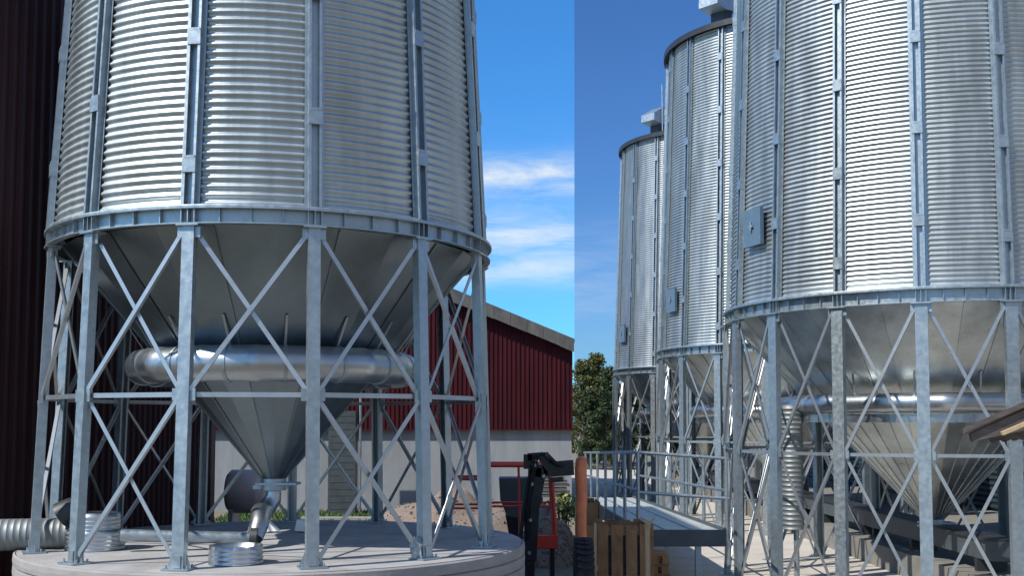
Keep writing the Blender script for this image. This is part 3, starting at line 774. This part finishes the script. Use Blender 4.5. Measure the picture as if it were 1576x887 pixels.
# tyre standing edge-on
dt = 12.9; a = P(899, 833, dt); rt_ = .44; zc = a.z-rt_
w_ = .10
prof = []
r_ = empty('old_tyre', (a.x, dt+.1, zc), label='black tyre with deep tread standing edge-on in front of the crates', cat='tyre')
m = MB(); prof = [(rt_-.16, -.07), (rt_-.02, -w_), (rt_, -w_+.02), (rt_, w_-.02), (rt_-.02, w_), (rt_-.16, .07), (rt_-.18, .0)]
vs = []; na = 48
for k in range(na):
    an = 2*PI*k/na
    for r2, x in prof: vs.append((x, r2*math.cos(an), r2*math.sin(an)))
q = len(prof); m.add(vs, [(k*q+j, ((k+1) % na)*q+j, ((k+1) % na)*q+(j+1) % q, k*q+(j+1) % q) for k in range(na) for j in range(q)], False)
for k in range(32):
    an = 2*PI*k/32; rm = Matrix.Rotation(an-PI/2, 3, 'X'); c_ = Vector((0, (rt_+.012)*math.cos(an), (rt_+.012)*math.sin(an)))
    for s_ in (-1, 1): m.box(c_+Vector((s_*.05, 0, 0)), (.10, .035, .03), M=rm@Matrix.Rotation(s_*.35, 3, 'Z'))
m.build('tread', M['rubber'], r_)
m = MB(); m.box((0, 0, -rt_-.03-(zc-rt_-.03)/2), (.16, .5, max(.02, zc-rt_-.035))); m.build('block', M['oldwood'], r_)

# ------------------------------------------------------------------ concrete plinth, dark wall behind, shed eave
m = MB(); m.box((10.43, 40, .23), (6.06, 44, .45)); tag(m.build('concrete_plinth', M['plinth']), 'low raised concrete plinth running under the silo row', 'concrete plinth')
r_ = empty('dark_hall', (16.5, 42, 0), label='low dark blue corrugated hall behind the legs of the silo row', cat='building')
m = MB(); zz = .5; pr = []
while zz < 4.6: pr += [(-3.0, zz), (-3.03, zz+.04), (-3.03, zz+.08), (-3.0, zz+.12)]; zz += .16
vs = [Vector((x, y, z_)) for y in (-19, 26) for x, z_ in pr]; q = len(pr)
m.add(vs, [(i, i+1, i+1+q, i+q) for i in range(q-1)]); m.build('corrugated_cladding', M['blueclad'], r_)
m = MB(); m.box((0, 3.5, 2.28), (5.96, 45, 4.56)); m.build('walls', M['dark_metal'], r_)
for y in range(-18, 26, 3): m = MB(); m.box((-3.08, y, 2.3), (.1, .16, 4.6)); m.build('column', M['dark_metal'], r_)
m = MB(); m.box((0, 3.5, 4.72), (6.6, 46, .16)); m.build('roof', M['greyplastic'], r_)
# conveyor trough below the outlets
r_ = empty('trough_conveyor', (X3+.1, 38, .455), label='dark steel trough conveyor running on the plinth below the silo outlets', cat='conveyor')
m = MB(); m.box((0, 0, .38), (.46, 40, .32)); m.build('trough', M['greyplastic'], r_)
m = MB(); m.box((0, 0, .56), (.56, 40, .03)); m.build('cover', M['dark_metal'], r_)
for k in range(14): m = MB(); m.box((0, -19.5+k*3, .11), (.5, .1, .21)); m.build('support', M['dark_metal'], r_)
random.seed(8)
for k, (y, w_) in enumerate(((19.6, .5), (23.5, .4), (27.8, .6))):
    q_ = empty('control_cabinet', (11.2+k*.3, y+2, .455), label=['dark grey cabinet on legs nearest the viewer on the plinth', 'narrow dark grey cabinet between the other two on the plinth', 'widest dark grey cabinet, farthest back on the plinth'][k], cat='cabinet')
    m = MB(); m.box((0, 0, .95), (w_, .4, 1.2)); m.build('cabinet_body', M['greyplastic'], q_)
    m = MB(); m.box((0, -.21, .95), (w_-.06, .015, 1.12)); m.build('door', M['dark_metal'], q_)
    for s_ in (-1, 1): m = MB(); m.box((s_*(w_/2-.05), 0, .17), (.05, .3, .34)); m.build('leg', M['dark_metal'], q_)
# shed eave at the right edge
de = 12.0
tip = P(1482, 668, de); r_ = empty('timber_shed', (tip.x+2, de+.6, 0), label='weathered timber shed roof corner jutting in at the right edge', cat='shed'); O = r_.location.copy()
b2 = P(1640, 600, de); 
dirv = (b2-tip); dirv.y = 0
m = MB(); tt = Vector((0, 0, .035))
a0 = tip-O; a1 = a0+dirv.normalized()*4
back = Vector((1.7, 3.0, .0))
m.extr([a0, a1, a1+back, a0+back], Vector((0, 0, .06)))
m.build('roof_boards', M['oldwood'], r_)
m = MB()
lo = P(1500, 680, de)-O; hi = P(1700, 655, de)-O; lo.y += .05; hi.y += .05
m.extr([a0+Vector((.1, .04, .0)), a1+Vector((0, .04, 0)), a1+Vector((0, .04, -.9)), lo], (0, .06, 0)); m.build('gable_board', M['oldwood'], r_)
m = MB(); p1 = P(1540, 668, de)-O; p2 = P(1640, 625, de)-O; p1.y -= .03; p2.y -= .03; m.bar(p1, p2, .04, .05, (0, 1, 0)); m.build('pale_batten', M['palewood'], r_)
for k in range(4):
    y = .3+k*.8; q_ = a0+Vector((.25+y*.60, y, -.07)); MB().bar(q_, q_+dirv.normalized()*3.6, .08, .1, (0, 1, 0)).build('rafter', M['oldwood'], r_)
m = MB()
for y in (.4, 2.8): m.box((1.9, y, 1.3), (.14, .14, 2.75))
m.box((1.9, 1.6, 2.7), (.14, 2.7, .14)); m.build('post', M['oldwood'], r_)
# white rolled sheet at bottom right
c = Ground(1508, 900); 
m = MB()
for k in range(2): m.tube([(k*.26-.1, -.4, .12), (k*.26-.16, .5, .12)], .12, 14)
tag(m.build('plastic_roll', M['white'], None, (c.x, c.y, 0)), 'white plastic roll lying on the concrete at the lower right', 'plastic roll')

# ------------------------------------------------------------------ trees
def tree(name, loc, h, r, mt_, label, seed, narrow=False):
    random.seed(seed); r_ = empty(name, loc, label=label, cat='tree', group='trees beyond the silos')
    m = MB(); m.tube([(0, 0, 0), (.1, 0, h*.3), (0, .1, h*.6), (.05, 0, h*.92)], [r*.09, r*.07, r*.045, .03], 8)
    for k in range(8):
        a = random.uniform(0, 6.28); z_ = h*random.uniform(.3, .75); m.tube([(0, 0, z_), (r*.7*math.cos(a), r*.7*math.sin(a), z_+h*.12)], [.07, .02], 5)
    m.build('trunk', M['bark'], r_)
    m = MB(); nb = 50
    for k in range(nb):
        t = (k+.5)/nb; z_ = h*(.12+.86*t); rr = r*(1-t**1.3)*.9+.12; a = random.uniform(0, 6.28); q_ = random.uniform(.25, 1.15)*rr
        leafblob(m, (q_*math.cos(a), q_*math.sin(a), z_), (r*.23, r*.23, h*.05), 200, .12, seed*100+k)
    m.build('crown', M[mt_], r_)
    return r_
tA = tree('broadleaf_tree', (0, 0, 0), 9, 3.0, 'leafA', 'x', 21)
tB = tree('conifer_tree', (0, 0, 0), 8, 2.6, 'leafB', 'x', 22)
spec = [(893, 556, 74, 'A', 'olive brown tree right beside the barn corner'), (917, 546, 80, 'A', 'tallest olive tree with a bent tip between barn and silos'),
        (905, 600, 70, 'B', 'low dark green tree at the foot of the tall olive one'), (938, 566, 78, 'B', 'dark green tree touching the farthest silo'),
        (930, 600, 70, 'B', 'low dark tree in front of the one touching the farthest silo'),
        (965, 580, 80, 'B', None), (990, 590, 82, 'B', None), (1020, 590, 84, 'A', None), (1050, 595, 84, 'B', None), (1085, 590, 86, 'B', None), (1120, 600, 86, 'A', None), (1160, 595, 86, 'B', None)]
used = set()
for i, (px, py, d, kd, lb) in enumerate(spec):
    src = tA if kd == 'A' else tB; hh = 9 if kd == 'A' else 8
    o = src if kd not in used else copy_tree(src); used.add(kd)
    p = P(px, py, d); o.location = (p.x+ (0 if i else .2), d, 0); s_ = p.z/hh; o.scale = (s_, s_, s_); o.rotation_euler = (0, 0, i*1.3)
    o['label'] = lb or 'distant tree seen only in glimpses between the silo legs'
    o['group'] = 'trees beyond the silos' if lb else 'trees behind the silo legs'
print('objects', len(bpy.data.objects))
